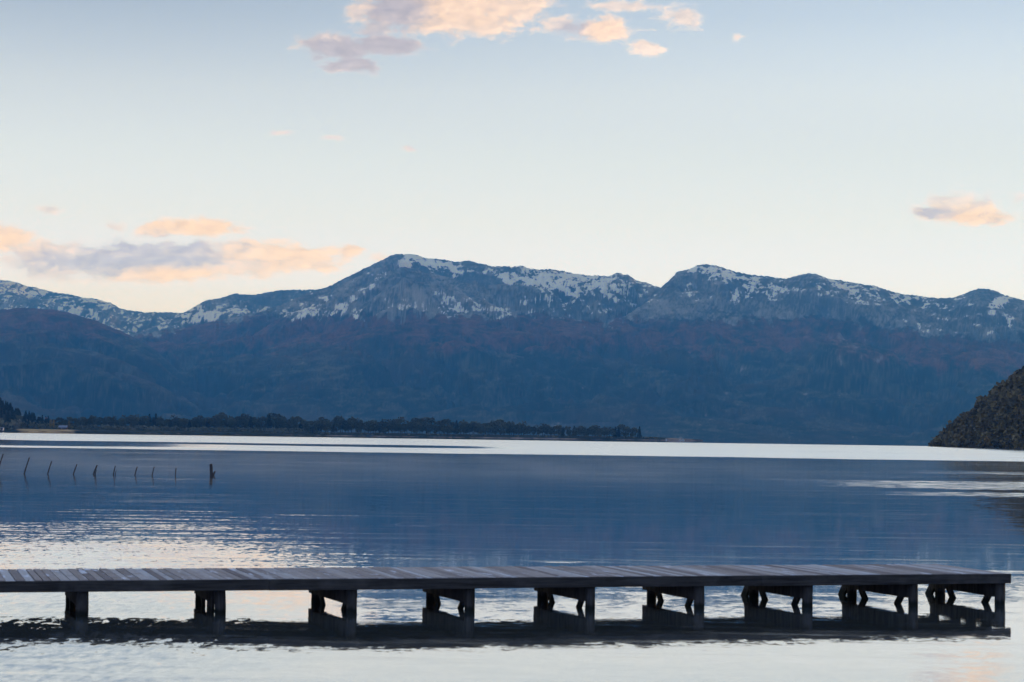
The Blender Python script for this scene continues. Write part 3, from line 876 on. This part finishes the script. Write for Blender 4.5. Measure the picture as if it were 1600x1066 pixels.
# edge beams: near one in three butted lengths, each a timber of its own
cuts = [0.0, s_at(1190, 0), s_at(740, 0), s_at(420, 0), s_at(115, 0), LEN]
for c0, c1 in zip(cuts[:-1], cuts[1:]):
    mb = MB()
    za, zb = random.uniform(-0.007, 0.002), random.uniform(-0.007, 0.002)
    mb.beam(J(c0 + 0.002, 0.03, HD - 0.082 + za), J(c1 - 0.002, 0.03 + random.uniform(-0.008, 0.006), HD - 0.082 + zb), 0.06, 0.158, jit=0.004)
    jpart(mb, 'edge_beam', M_BEAM, 0.004)
    mb = MB()
    mb.beam(J(c0 + 0.004, WID - 0.04, HD - 0.046 - 0.058), J(c1 - 0.004, WID - 0.04, HD - 0.046 - 0.058), 0.06, 0.115)
    jpart(mb, 'edge_beam', M_BEAM, 0.004)
mb = MB()
for w in (0.62, 1.13, 1.65):
    mb = MB()
    mb.beam(J(0.02, w, HD - 0.047 - 0.056), J(LEN, w, HD - 0.047 - 0.056), 0.09, 0.11)
    jpart(mb, 'joist', M_BEAM, 0.004)
# bents
near_px = [138, 353, 558, 742, 930, 1100, 1269, 1433, 1569]
W_N, W_B, PR = 0.17, WID - 0.28, 0.082
stations = [s_at(px, W_N) + PR for px in near_px]
gap = stations[0] - stations[1]
stations = stations[::-1] + [stations[0] + gap]       # from the free end shorewards
CAPB = 0.135
# the old bents are not quite square to the deck: the back post of each stands a little further along
skew = [0.0, 0.09, 0.05, 0.04, 0.13, 0.09, 0.13, 0.0, 0.0, 0.0]
for i, st_ in enumerate(stations):
    sk = skew[i]
    leg = lambda w: st_ + sk * (w - W_N) / (W_B - W_N)
    for w in (W_N, W_B):
        mb = MB()
        lx, ly = random.uniform(-0.035, 0.035), random.uniform(-0.02, 0.02)
        n = 9
        pts = [J(leg(w) + lx * (k / n - 0.9), w + ly * (k / n - 0.9), -1.6 + (HD - 0.165 + 1.6) * k / (n - 1)) for k in range(n)]
        rr = PR * random.uniform(0.93, 1.08)
        mb.tube(pts, [rr * (1.12 - 0.12 * k / (n - 1)) * random.uniform(0.96, 1.04) for k in range(n)], 12, 0.045)
        jpart(mb, 'post', M_POST, 0.0, True)
    top = HD - 0.164
    mb = MB()
    mb.beam(J(st_, W_N, (top + CAPB) / 2), J(leg(WID - 0.05), WID - 0.05, (top + CAPB) / 2), 2 * PR - 0.02, top - CAPB, jit=0.004)
    jpart(mb, 'cap_beam', M_POST, 0.006)
    k48 = 1.11 * random.uniform(0.93, 1.07)
    for (w0, d, off) in ((W_B - PR - 0.30, -1, 0.03), (W_N + PR + 0.33, 1, -0.03)):
        mb = MB()
        wa, wb = w0 - d * 0.03, w0 + d * 1.6
        mb.beam(J(leg(wa) + off, wa, CAPB + 0.033), J(leg(wb) + off, wb, CAPB - 1.6 * k48), 0.135, 0.045, up=AX)
        jpart(mb, 'brace', M_POST, 0.004)
    if i == 7:       # boards nailed across the second bent from the left
        for wq in (0.50, 0.78):
            mb = MB()
            mb.beam(J(leg(wq) + 0.07, wq, CAPB + 0.2), J(leg(wq) + 0.07, wq + 0.03, -0.7), 0.24, 0.035, up=AX, jit=0.006)
            jpart(mb, 'cross_board', M_POST, 0.004)
    if i in (0, 1, 2):
        mb = MB()
        mb.beam(J(leg(W_B) + 0.02, W_B + 0.03, 0.36), J(leg(W_B) + 0.02, W_B + 1.1, -0.85), 0.17, 0.05, up=AX)
        jpart(mb, 'raking_brace', M_POST, 0.004)


# ------------------------------------------------------------------ old fence stakes standing in the lake
stakes = [  # base px, base py, top px, top py, thickness px
    (-3, 738, 4.5, 709.5, 2.0, 'tallest of the leaning stakes, cut off by the left edge'),
    (38.5, 740.5, 45, 715, 2.2, 'long thin stake leaning right, second from the left in the row'),
    (75, 741, 80.5, 721, 2.0, 'leaning stake third from the left in the row in the lake'),
    (115, 741.5, 119.5, 725.5, 1.8, 'leaning stake fourth from the left, just left of the split stake'),
    (146.5, 741.5, 151.5, 727, 2.6, 'thick leaning stake with a broken splinter standing at its foot'),
    (177.5, 742, 180.3, 728, 1.8, 'upright stake just right of the splintered stake in the lake'),
    (211, 742.5, 213.8, 729.5, 1.8, 'stake leaning right, third before the lone stump in the lake'),
    (238, 743, 240.8, 729.5, 1.7, 'bent stake leaning right, second before the lone stump in the lake'),
    (274, 743.5, 275.2, 731.3, 1.6, 'shortest stake, almost upright, nearest to the lone stump'),
]
for (bx, by, tx, ty, th, lab) in stakes:
    base = on_plane(bx, by)
    px_m = base.y / F
    top = base + Vector(((tx - bx) * px_m, random.uniform(-0.1, 0.1), (by - ty) * px_m))
    o = empty('fence_stake', base)
    tag(o, lab, 'stake', 'old fence stakes standing in the lake')
    k = top - base
    mb = MB()
    n = 7
    kink = Vector((-0.03, 0.02, 0)) * (k.length)
    pts = [k * (-0.6 + 1.6 * q / (n - 1)) + kink * math.sin(math.pi * q / (n - 1)) for q in range(n)]
    r0 = th * px_m / 2
    mb.tube(pts, [r0 * (1.15 - 0.3 * q / (n - 1)) * random.uniform(0.9, 1.1) for q in range(n)], 8, 0.06)
    mb.build('shaft', M_STAKE, o, True)
    if 'splinter' in lab:
        mb = MB()
        mb.tube([(0.07, 0, -0.4), (0.10, 0.0, 0.1), (0.17, 0.02, 0.27)], [0.035, 0.03, 0.012], 7, 0.1)
        mb.build('splinter', M_STAKE, o, True)
base = on_plane(330.5, 743)
px_m = base.y / F
o = empty('stump', base)
tag(o, 'lone thick broken stump with a short side prong standing in the lake', 'stump')
mb = MB()
mb.tube([(0.03, 0, -0.8), (0.0, 0, 0.0), (-0.02, 0, 0.3), (-0.045, 0.0, 0.66), (-0.05, 0, 0.70)], [0.12, 0.105, 0.095, 0.09, 0.07], 12, 0.07)
mb.build('trunk', M_STAKE, o, True)
mb = MB()
mb.tube([(0.05, 0, -0.3), (0.11, 0, 0.05), (0.19, 0.01, 0.2), (0.225, 0.01, 0.29)], [0.07, 0.06, 0.05, 0.02], 9, 0.1)
mb.build('prong', M_STAKE, o, True)

# ------------------------------------------------------------------ far spit, its ground and woods
def leaf_cloud(n, pts_fn, size, flat=0.0):
    P = np.array([pts_fn() for _ in range(n)])
    V = np.empty((n, 4, 3))
    nr = rng.normal(size=(n, 3))
    nr /= np.linalg.norm(nr, axis=1)[:, None]
    hlp = rng.normal(size=(n, 3))
    u = np.cross(nr, hlp)
    u /= np.linalg.norm(u, axis=1)[:, None]
    w = np.cross(nr, u)
    sz = size * rng.uniform(0.6, 1.3, (n, 1))
    V[:, 0], V[:, 1] = P - u * sz - w * sz * 0.7, P + u * sz - w * sz * 0.7
    V[:, 2], V[:, 3] = P + u * sz * 0.8 + w * sz * 0.7, P - u * sz * 0.8 + w * sz * 0.7
    return V.reshape(-1, 3), np.arange(4 * n).reshape(-1, 4)


def ellip(c, r, shell=0.45):
    d = rng.normal(size=3)
    d /= np.linalg.norm(d)
    rad = (shell + (1 - shell) * rng.random() ** 0.5)
    return np.array(c) + d * np.array(r) * rad


def broadleaf(h, w, mat_c, mat_t, nleaf=520):
    root = empty('broadleaf_tree')
    mb = MB()
    mb.tube([(0, 0, -0.5), (0.05, 0, h * 0.25), (0.15, 0.05, h * 0.55), (0.1, 0.1, h * 0.85)], [h * 0.02, h * 0.016, h * 0.011, 0.04], 6)
    for k in range(4):
        an = random.uniform(0, 6.28)
        z = h * random.uniform(0.25, 0.5)
        mb.tube([(0.05, 0, z), (math.cos(an) * w * 0.22, math.sin(an) * w * 0.22, z + h * 0.16)], [h * 0.009, 0.03], 5)
    mb.build('trunk', mat_t, root, True)
    lobes = [((0, 0, h * 0.55), (w * 0.36, w * 0.36, h * 0.38))]
    for k in range(6):
        an = random.uniform(0, 6.28)
        rr = w * random.uniform(0.16, 0.32)
        z = h * random.uniform(0.28, 0.82)
        lobes.append(((math.cos(an) * rr, math.sin(an) * rr, z), (w * random.uniform(.16, .24), w * random.uniform(.16, .24), h * random.uniform(.12, .17))))
    v, f = leaf_cloud(nleaf, lambda: ellip(*lobes[min(len(lobes) - 1, int(rng.random() ** 1.3 * len(lobes)))]), h * 0.042)
    mesh_np('crown', v, f, mat_c, root)
    return root


def conifer(h, w, mat_c, mat_t, nleaf=420):
    root = empty('conifer_tree')
    mb = MB()
    mb.tube([(0, 0, -0.5), (0, 0, h * 0.5), (0, 0, h * 0.97)], [h * 0.018, h * 0.012, 0.03], 6)
    mb.build('trunk', mat_t, root, True)

    def p():
        q = rng.random() ** 0.75
        z = h * (1.0 - 0.9 * q)
        tier = 0.65 + 0.35 * ((q * 9) % 1.0)
        an = rng.uniform(0, 6.28)
        rr = w * 0.5 * q * tier * rng.random() ** 0.4
        return np.array((math.cos(an) * rr, math.sin(an) * rr, z - rr * 0.25))
    v, f = leaf_cloud(nleaf, p, h * 0.035)
    mesh_np('crown', v, f, mat_c, root)
    return root


def poplar(h, w, mat_c, mat_t):
    root = empty('poplar_tree')
    mb = MB()
    mb.tube([(0, 0, -0.5), (0.05, 0, h * 0.5), (0, 0, h * 0.95)], [h * 0.016, h * 0.01, 0.03], 6)
    mb.build('trunk', mat_t, root, True)
    v, f = leaf_cloud(420, lambda: ellip((0, 0, h * 0.54), (w / 2, w / 2, h * 0.46), 0.2), h * 0.026)
    mesh_np('crown', v, f, mat_c, root)
    return root


F_DARK = foliage_mat('dark_tree_leaves', (0.036, 0.040, 0.020), (0.14, 0.135, 0.065))
F_CON = foliage_mat('conifer_needles', (0.014, 0.020, 0.013), (0.055, 0.062, 0.036))
F_GOLD = foliage_mat('yellow_poplar_leaves', (0.18, 0.12, 0.02), (0.42, 0.28, 0.06))
F_BRUSH = foliage_mat('grey_green_brush', (0.07, 0.075, 0.045), (0.25, 0.235, 0.15), clumps=True)
F_SCRUB = foliage_mat('hill_scrub_leaves', (0.05, 0.041, 0.018), (0.29, 0.21, 0.085), clumps=True)
F_SCRUB2 = foliage_mat('olive_scrub_leaves', (0.11, 0.080, 0.030), (0.40, 0.25, 0.09), clumps=True)
M_TRUNK = simple_mat('bark', (0.05, 0.042, 0.036), 0.9, 0.1)


def spit_shore(px):
    """depth of the waterline of the spit along its columns"""
    return np.interp(px, [-600, 0, 400, 800, 1100, 1200], [1500, 1650, 1850, 1980, 2100, 2120])


def spit_ground():
    m, t, out = material('spit_ground')
    pos = t.n('ShaderNodeNewGeometry').outputs['Position']
    n1 = t.noise(pos, 0.05, 5.0, 0.65)
    n2 = t.noise(t.vmath('MULTIPLY', pos, (0.3, 1, 1)), 0.09, 5.0, 0.7)
    gold = t.n('ShaderNodeAttribute', attribute_name='gold').outputs['Fac']
    stone = t.n('ShaderNodeAttribute', attribute_name='stone').outputs['Fac']
    c = t.ramp(n1, [(0.3, (0.014, 0.018, 0.010)), (0.55, (0.03, 0.034, 0.018)), (0.75, (0.055, 0.05, 0.028))])
    jit = t.math('SUBTRACT', n2, 0.5)
    c = t.mix(t.smooth(t.math('ADD', gold, jit), 0.35, 0.65), c, t.ramp(n2, [(0.3, (0.28, 0.17, 0.07)), (0.6, (0.58, 0.40, 0.19)), (0.8, (0.50, 0.27, 0.15))]))
    c = t.mix(t.smooth(t.math('ADD', stone, jit), 0.4, 0.7), c, t.ramp(n2, [(0.3, (0.14, 0.11, 0.095)), (0.7, (0.42, 0.32, 0.26))]))
    principled(t, out, c, 0.95, 0.05)
    px = np.linspace(-600, 1100, 380)
    dep = np.array([0, 3, 8, 16, 30, 60, 110, 180, 280, 330, 360.0])
    tip = np.interp(px, [-600, 900, 1020, 1085, 1100], [1, 1, 0.5, 0.12, 0.0])
    zz = np.array([-0.6, 0.5, 1.2, 1.7, 2.2, 2.8, 3.2, 3.4, 3.0, 1.0, -0.8])
    PXg, D = np.meshgrid(px, dep)
    TIP = np.broadcast_to(tip, D.shape)
    Yg = spit_shore(PXg) + D * np.maximum(TIP, 0.05) + 4 * fbm(PXg / 30.0, D / 80.0, 3, 3)
    Xg = (PXg - 800) / F * Yg
    Zg = np.broadcast_to(zz[:, None], D.shape) * (0.25 + 0.75 * np.minimum(TIP * 2, 1)) + 0.35 * fbm(Xg / 14.0, Yg / 14.0, 3, 8) * (D > 2) * (D < 340)
    # wooded rise at the far left
    rise = 30 * sstep(-PXg, -75, 60) * sstep(D, 60, 230) + 16 * sstep(-PXg, 0, 300) * sstep(D, 60, 230) + 6 * sstep(-PXg, -140, -40) * sstep(D, 60, 230)
    Zg = Zg + rise * (1 - sstep(D, 300, 365))
    gold = gauss(PXg, D, 80, 14, 50, 22) * 0.9 + 0.5 * gauss(PXg, D, 40, 20, 14, 16)
    stone = np.where((D < 5), 0.55, 0.0) * np.interp(PXg, [-600, 130, 180, 450, 560, 1000], [0, 0, 0.7, 0.75, 1, 1])
    stone = stone + 0.6 * sstep(PXg, 1030, 1050)
    nr, nc = PXg.shape
    idx = np.arange(nr * nc).reshape(nr, nc)
    fs = np.stack([idx[:-1, :-1], idx[:-1, 1:], idx[1:, 1:], idx[1:, :-1]], -1).reshape(-1, 4)
    o = mesh_np('spit', np.stack([Xg, Yg, Zg], -1).reshape(-1, 3), fs, m, smooth=True, attrs=dict(gold=gold, stone=stone))
    tag(o, 'low spit of land reaching across the lake from the left', None, None, 'structure')
    return px, dep, Xg, Yg, Zg


gpx, gdep, GX, GY, GZ = spit_ground()


def on_spit(px, d):
    i = np.interp(px, gpx, np.arange(len(gpx)))
    j = np.interp(d, gdep, np.arange(len(gdep)))
    i0, j0 = min(int(i), len(gpx) - 2), min(int(j), len(gdep) - 2)
    fi, fj = i - i0, j - j0
    out = []
    for G in (GX, GY, GZ):
        out.append((G[j0, i0] * (1 - fi) + G[j0, i0 + 1] * fi) * (1 - fj) + (G[j0 + 1, i0] * (1 - fi) + G[j0 + 1, i0 + 1] * fi) * fj)
    return Vector(out)


bl = [broadleaf(h, w, F_DARK, M_TRUNK) for h, w in ((10, 9), (10, 8), (10, 10.5), (10, 7.2), (10, 9.5))]
used = [False] * 5
cf = [conifer(10, w, F_CON, M_TRUNK) for w in (4.5, 5.2, 4.0)]
cused = [False] * 3
pop = poplar(10, 2.6, F_GOLD, M_TRUNK)


def place(protos, flags, k, loc, sc, label, cat, group):
    o = protos[k] if not flags[k] else copy_tree(protos[k])
    flags[k] = True
    o.location = loc
    o.rotation_euler = (0, 0, random.uniform(0, 6.28))
    o.scale = (sc[0], sc[0], sc[1])
    tag(o, label, cat, group)
    return o


# crown-top line of the wood in the photograph (pixel column, height in pixels above the water's edge)
hx = [85, 110, 120, 160, 200, 240, 300, 330, 350, 385, 400, 440, 470, 520, 560, 600, 640, 680, 730, 790, 840, 870, 920, 960, 990, 1000]
hy = [17, 18, 21, 20, 25, 25, 22, 24, 27, 29, 25, 28, 26, 26, 25, 26, 27, 25, 25, 24, 22, 21, 20, 19, 21, 17]
n_tree = 190
for i in range(n_tree):
    px = 88 + (998 - 88) * (i + random.uniform(-0.4, 0.4)) / n_tree
    back = i % 2
    d = (random.uniform(70, 105) if back else random.uniform(24, 50)) if px > 480 else (random.uniform(120, 170) if back else random.uniform(85, 125))
    if px > 860:
        d = random.uniform(10, 30) + 20 * back
    loc = on_spit(px, d)
    hp = float(np.interp(px, hx, hy)) * random.uniform(0.68, 1.10) * (1.0 if back else 0.90)
    h = hp * loc.y / F
    w = random.uniform(0.8, 1.25)
    if random.random() < 0.10:
        place(cf, cused, random.randrange(3), loc, (h / 10 * 1.4, h / 10 * 0.96), 'dark pointed conifer among the round trees of the spit wood', 'tree', 'conifers in the spit wood')
    else:
        place(bl, used, random.randrange(5), loc, (h / 10 * w * 1.05, h / 10), 'dark round crowned tree in the long wood along the spit', 'tree', 'trees of the wood along the spit')
o = place(cf, cused, 1, on_spit(1001, 22), (1.35, 1.2), 'last pointed tree standing alone at the right end of the wood', 'tree', None)
for i in range(110):    # conifers climbing the rise at the far left
    px = random.uniform(-60, 78)
    d = random.uniform(60, 270)
    loc = on_spit(px, d)
    h = random.uniform(6.0, 10.0)
    place(cf, cused, random.randrange(3), loc, (h / 10 * 1.5, h / 10 * 0.86), 'dark conifer on the wooded rise at the far left shore', 'tree', 'conifers on the left rise')
pops = [(82, 16.5, 40, 'taller yellow poplar of the touching pair by the shore meadow'),
        (86.5, 15, 42, 'right hand yellow poplar of the touching pair by the shore meadow'),
        (110.5, 14.5, 38, 'lone yellow poplar right of the pale roofed cabin')]
for k, (px, hpx, d, lab) in enumerate(pops):
    o = pop if k == 0 else copy_tree(pop)
    loc = on_spit(px, d)
    sc = hpx * loc.y / F / 10
    o.location = loc
    o.scale = (sc * (1.0, 0.9, 1.0)[k], sc, sc)
    o.rotation_euler = (0, 0, k * 1.3)
    tag(o, lab, 'tree', 'yellow poplars on the shore')

# grey-green brush between the shore and the wood
allv, allf, cnt = [], [], 0
for i in range(530):
    if i < 430:
        px, d, r = random.uniform(30, 500), random.uniform(35, 110), random.uniform(1.4, 3.0)
        if px < 130:
            d += 30
    elif i < 470:
        px, d, r = random.uniform(-80, 34), random.uniform(8, 70), random.uniform(2.5, 5.5)
    else:
        px, d, r = random.uniform(380, 1035), random.uniform(6, 26), random.uniform(0.7, 1.7)
    c = on_spit(px, d)
    v, f = leaf_cloud(42, lambda: ellip((c.x, c.y, c.z + r * 0.55), (r * 1.3, r * 1.3, r * 0.8), 0.3), r * 0.32)
    allv.append(v)
    allf.append(f + cnt)
    cnt += len(v)
o = mesh_np('brush', np.vstack(allv), np.vstack(allf), F_BRUSH, attrs=dict(clump=np.concatenate([np.full(len(q), rng.random()) for q in allv])))
tag(o, 'grey green brush along the spit between water and wood', 'brush', None, 'stuff')

# small buildings on the far shore
M_WHITE = simple_mat('white_paint', (0.78, 0.79, 0.80), 0.6, 0.3, 0.05)
M_PALE = simple_mat('pale_blue_metal_roof', (0.22, 0.24, 0.30), 0.5, 0.4, 0.1)
M_BROWN = simple_mat('brown_boards', (0.11, 0.07, 0.05), 0.8, 0.2)
M_PINK = simple_mat('faded_pink_render', (0.55, 0.38, 0.38), 0.8, 0.2, 0.08)
M_GLASS = simple_mat('dark_window_glass', (0.03, 0.035, 0.04), 0.15, 0.6, 0.05)
M_GREY = simple_mat('grey_roofing', (0.22, 0.22, 0.24), 0.7, 0.3)


def cabin(name, loc, w, d, h, rh, m_wall, m_roof, label, cat):
    root = empty(name, loc, random.uniform(-0.1, 0.1))
    tag(root, label, cat)
    mb = MB()
    mb.add([(-w/2, -d/2, -0.4), (w/2, -d/2, -0.4), (w/2, d/2, -0.4), (-w/2, d/2, -0.4), (-w/2, -d/2, h), (w/2, -d/2, h), (w/2, d/2, h), (-w/2, d/2, h), (-w/2, 0, h + rh), (w/2, 0, h + rh)],
           [(3, 2, 1, 0), (0, 1, 5, 4), (2, 3, 7, 6), (1, 2, 6, 9, 5), (3, 0, 4, 8, 7), (4, 5, 9, 8), (6, 7, 8, 9)])
    mb.build('wall', m_wall, root)
    mb = MB()
    for sy in (-1, 1):
        e0, e1 = Vector((0, sy * (d / 2 + 0.4), h - 0.4 * rh / (d / 2) + 0.06)), Vector((0, sy * 0.0, h + rh + 0.06))
        mb.beam(e0 - Vector((0, 0, 0)), e1, 0.01, 0.1)
        mb.v[-8:] = [(p[0] + (w / 2 + 0.3) * (1 if q in (0, 3, 4, 7) and p[0] > 0 or p[0] > 0 else -1), p[1], p[2]) for q, p in enumerate(mb.v[-8:])]
    mb.build('roof', m_roof, root)
    mb = MB()
    mb.box((-w * 0.1, -d / 2 - 0.03, 1.0), (0.45, 0.04, 1.0))
    mb.build('door', M_BROWN if m_wall is not M_BROWN else M_GREY, root)
    for x in (-0.34, 0.28):
        mb = MB()
        mb.box((w * x, -d / 2 - 0.03, min(1.5, h - 0.7)), (0.5, 0.04, 0.45))
        mb.build('window', M_GLASS, root)
    return root


cabin('cabin', on_spit(101.5, 34), 7.0, 5.0, 1.9, 1.5, M_BROWN, M_PALE, 'low cabin with a pale bluish roof between the yellow poplars', 'cabin')
cabin('cabin', on_spit(0.5, 7), 2.4, 3.0, 2.2, 0.7, M_WHITE, M_GREY, 'tiny white hut at the left edge of the far shore', 'hut')
cabin('cabin', on_spit(6.5, 6), 2.2, 3.0, 1.9, 0.6, M_WHITE, M_GREY, 'tiny white hut just right of the one at the left edge', 'hut')
ph = on_spit(75.5, 200)
cabin('house', Vector((ph.x, ph.y, ph.z + 0.2)), 2.2, 3.0, 5.2, 1.0, M_PINK, M_PINK, 'small pinkish house showing above the trees of the left rise', 'house')


def boat(loc, L, rz, label):
    root = empty('boat', loc, rz)
    tag(root, label, 'boat', 'small white boats at the tip of the spit')
    secs = [(-L/2, 0.62, 0.55), (-L/4, 0.72, 0.55), (L/6, 0.62, 0.62), (L/2.6, 0.32, 0.75), (L/2, 0.02, 0.85)]
    vs, fs = [], []
    for (x, hw, z) in secs:
        vs += [(x, -hw, z), (x, -hw * 0.75, 0.1), (x, 0, -0.12), (x, hw * 0.75, 0.1), (x, hw, z), (x, hw * 0.85, z - 0.02), (x, 0, 0.18), (x, -hw * 0.85, z - 0.02)]
    for i in range(len(secs) - 1):
        for k in range(8):
            fs.append((i * 8 + k, i * 8 + (k + 1) % 8, (i + 1) * 8 + (k + 1) % 8, (i + 1) * 8 + k))
    fs += [tuple(range(7, -1, -1)), tuple(range(32, 40))]
    mb = MB()
    mb.add(vs, fs)
    mb.build('hull', M_WHITE, root)
    mb = MB()
    mb.box((-0.1, 0, 1.05), (L * 0.17, 0.5, 0.5))
    mb.box((-0.15, 0, 1.6), (L * 0.21, 0.56, 0.04))
    mb.build('cabin', M_WHITE, root, bevel=0.05)
    mb = MB()
    mb.box((-0.1, -0.51, 1.2), (L * 0.13, 0.02, 0.22))
    mb.build('window', M_GLASS, root)
    return root


for px, L, lab in ((1063, 3.0, 'left one of two small white boats moored side by side at the spit tip'),
                   (1067.3, 3.4, 'right one of two small white boats moored side by side at the spit tip'),
                   (1040.8, 2.2, 'small white boat alone left of the moored pair near the spit tip')):
    a = slopes(px, 686)[0]
    Yb = spit_shore(px) - 6
    boat(Vector((a * Yb, Yb, 0.02)), L, random.uniform(-0.3, 0.3), lab)

# ------------------------------------------------------------------ scrubby hill at the right
def right_hill():
    def shoreY(px):
        return np.interp(px, [1458, 1500, 1600, 1800, 2200], [1080, 960, 760, 640, 560])
    ridge_px = [1464, 1488, 1508, 1528, 1553, 1574, 1610, 1670, 1760, 1910, 2200]
    ridge_py = [698, 672, 656, 640, 620, 606, 576, 535, 490, 440, 400]
    px = np.linspace(1465, 2200, 300)
    t = np.concatenate([np.linspace(0, 1, 60), 1 + np.linspace(0, 1, 14)[1:]])
    PX, T = np.meshgrid(px, t)
    Ysh = shoreY(PX)
    wid = np.interp(PX, [1457, 1480, 1600, 2200], [4, 30, 130, 420])
    Y = Ysh + wid * T
    ey = np.array([slopes(x, np.interp(x, ridge_px, ridge_py))[1] for x in px])
    zr = ey * (shoreY(px) + wid[0]) + CAM_H - 1.2
    Z = np.where(T <= 1, np.broadcast_to(zr, T.shape) * np.sin(np.clip(T, 0, 1) * math.pi / 2) ** 0.9, np.broadcast_to(zr, T.shape) * (1 - 0.9 * (T - 1) ** 1.5)) - 0.5
    A = np.array([slopes(x, 650)[0] for x in px])
    X = np.broadcast_to(A, T.shape) * Y
    Z = Z + 1.2 * fbm(X / 22.0, Y / 22.0, 4, 77) * np.clip(T * 3, 0, 1)
    nr, nc = X.shape
    idx = np.arange(nr * nc).reshape(nr, nc)
    fs = np.stack([idx[:-1, :-1], idx[:-1, 1:], idx[1:, 1:], idx[1:, :-1]], -1).reshape(-1, 4)
    m = simple_mat('hill_soil', (0.045, 0.036, 0.024), 0.95, 0.05, 0.5, 0.15)
    V = np.stack([X, Y, Z], -1)
    o = mesh_np('hillside', V.reshape(-1, 3), fs, m, smooth=True)
    tag(o, 'steep dark hillside at the right edge of the lake', None, None, 'structure')
    for name, mat, n, rl, rh, lab in (('scrub', F_SCRUB, 1700, 1.3, 3.3, 'dense dark scrub covering the right hillside'),
                                      ('dry_scrub', F_SCRUB2, 420, 0.9, 2.0, 'scattered olive and rust dry scrub on the right hillside')):
        vs, ff, cnt = [], [], 0
        dens = fbm(PX / 16.0, T * 6.0, 3, 91)
        for k in range(n):
            j = int(min(70, rng.random() ** 0.9 * 66))
            i = int(rng.random() ** 1.6 * (nc - 1) * (0.62))
            if name == 'dry_scrub' and dens[j, i] < 0.05:
                continue
            c = V[j, i] + np.array((random.uniform(-1, 1), random.uniform(-1, 1), 0))
            r = random.uniform(rl, rh) * (1.25 if j > 56 else 1.0)
            v, f = leaf_cloud(46, lambda: ellip((c[0], c[1], c[2] + r * 0.5), (r * 1.05, r * 1.05, r * 0.95), 0.3), r * 0.24)
            vs.append(v)
            ff.append(f + cnt)
            cnt += len(v)
        o = mesh_np(name, np.vstack(vs), np.vstack(ff), mat, attrs=dict(clump=np.concatenate([np.full(len(q), rng.random()) for q in vs])))
        tag(o, lab, 'scrub', None, 'stuff')


right_hill()

# ------------------------------------------------------------------ air between here and the mountains
def haze():
    m, t, out = material('blue_air')
    v = t.n('ShaderNodeVolumePrincipled')
    v.inputs['Color'].default_value = (0.08, 0.38, 1.0, 1)
    v.inputs['Absorption Color'].default_value = (1, 1, 1, 1)
    v.inputs['Density'].default_value = 1.15e-4
    v.inputs['Anisotropy'].default_value = 0.55
    t.put(out.inputs['Volume'], v.outputs[0])
    mb = MB()
    mb.box((0, 7500, 560), (9500, 8500, 564.5))
    o = mb.build('haze', m)
    tag(o, 'thin blue air between the lake and the mountains', None, None, 'stuff')


haze()


def mist():
    m, t, out = material('lake_mist')
    pos = t.n('ShaderNodeNewGeometry').outputs['Position']
    n = t.noise(t.vmath('MULTIPLY', pos, (0.11, 0.05, 0.5)), 1.0, 3.0, 0.55)
    X, Y, Z = t.xyz(pos)[:3]
    edge = t.math('MULTIPLY', t.smooth(Y, 95, 140), t.math('MULTIPLY', t.smooth(X, 12, 36, 1.0, 0.0), t.smooth(Z, 0.1, 0.75, 1.0, 0.0)))
    v = t.n('ShaderNodeVolumePrincipled')
    v.inputs['Color'].default_value = (0.78, 0.91, 1.0, 1)
    v.inputs['Absorption Color'].default_value = (1, 1, 1, 1)
    t.put(v.inputs['Density'], t.math('MULTIPLY', t.math('MULTIPLY', t.smooth(n, 0.32, 0.75), edge), 0.013))
    t.put(out.inputs['Volume'], v.outputs[0])
    mb = MB()
    mb.box((-17, 160, 0.43), (56, 68, 0.38))
    o = mb.build('mist', m)
    tag(o, 'thin pale mist lying low over the calm part of the lake', 'mist', None, 'stuff')


mist()
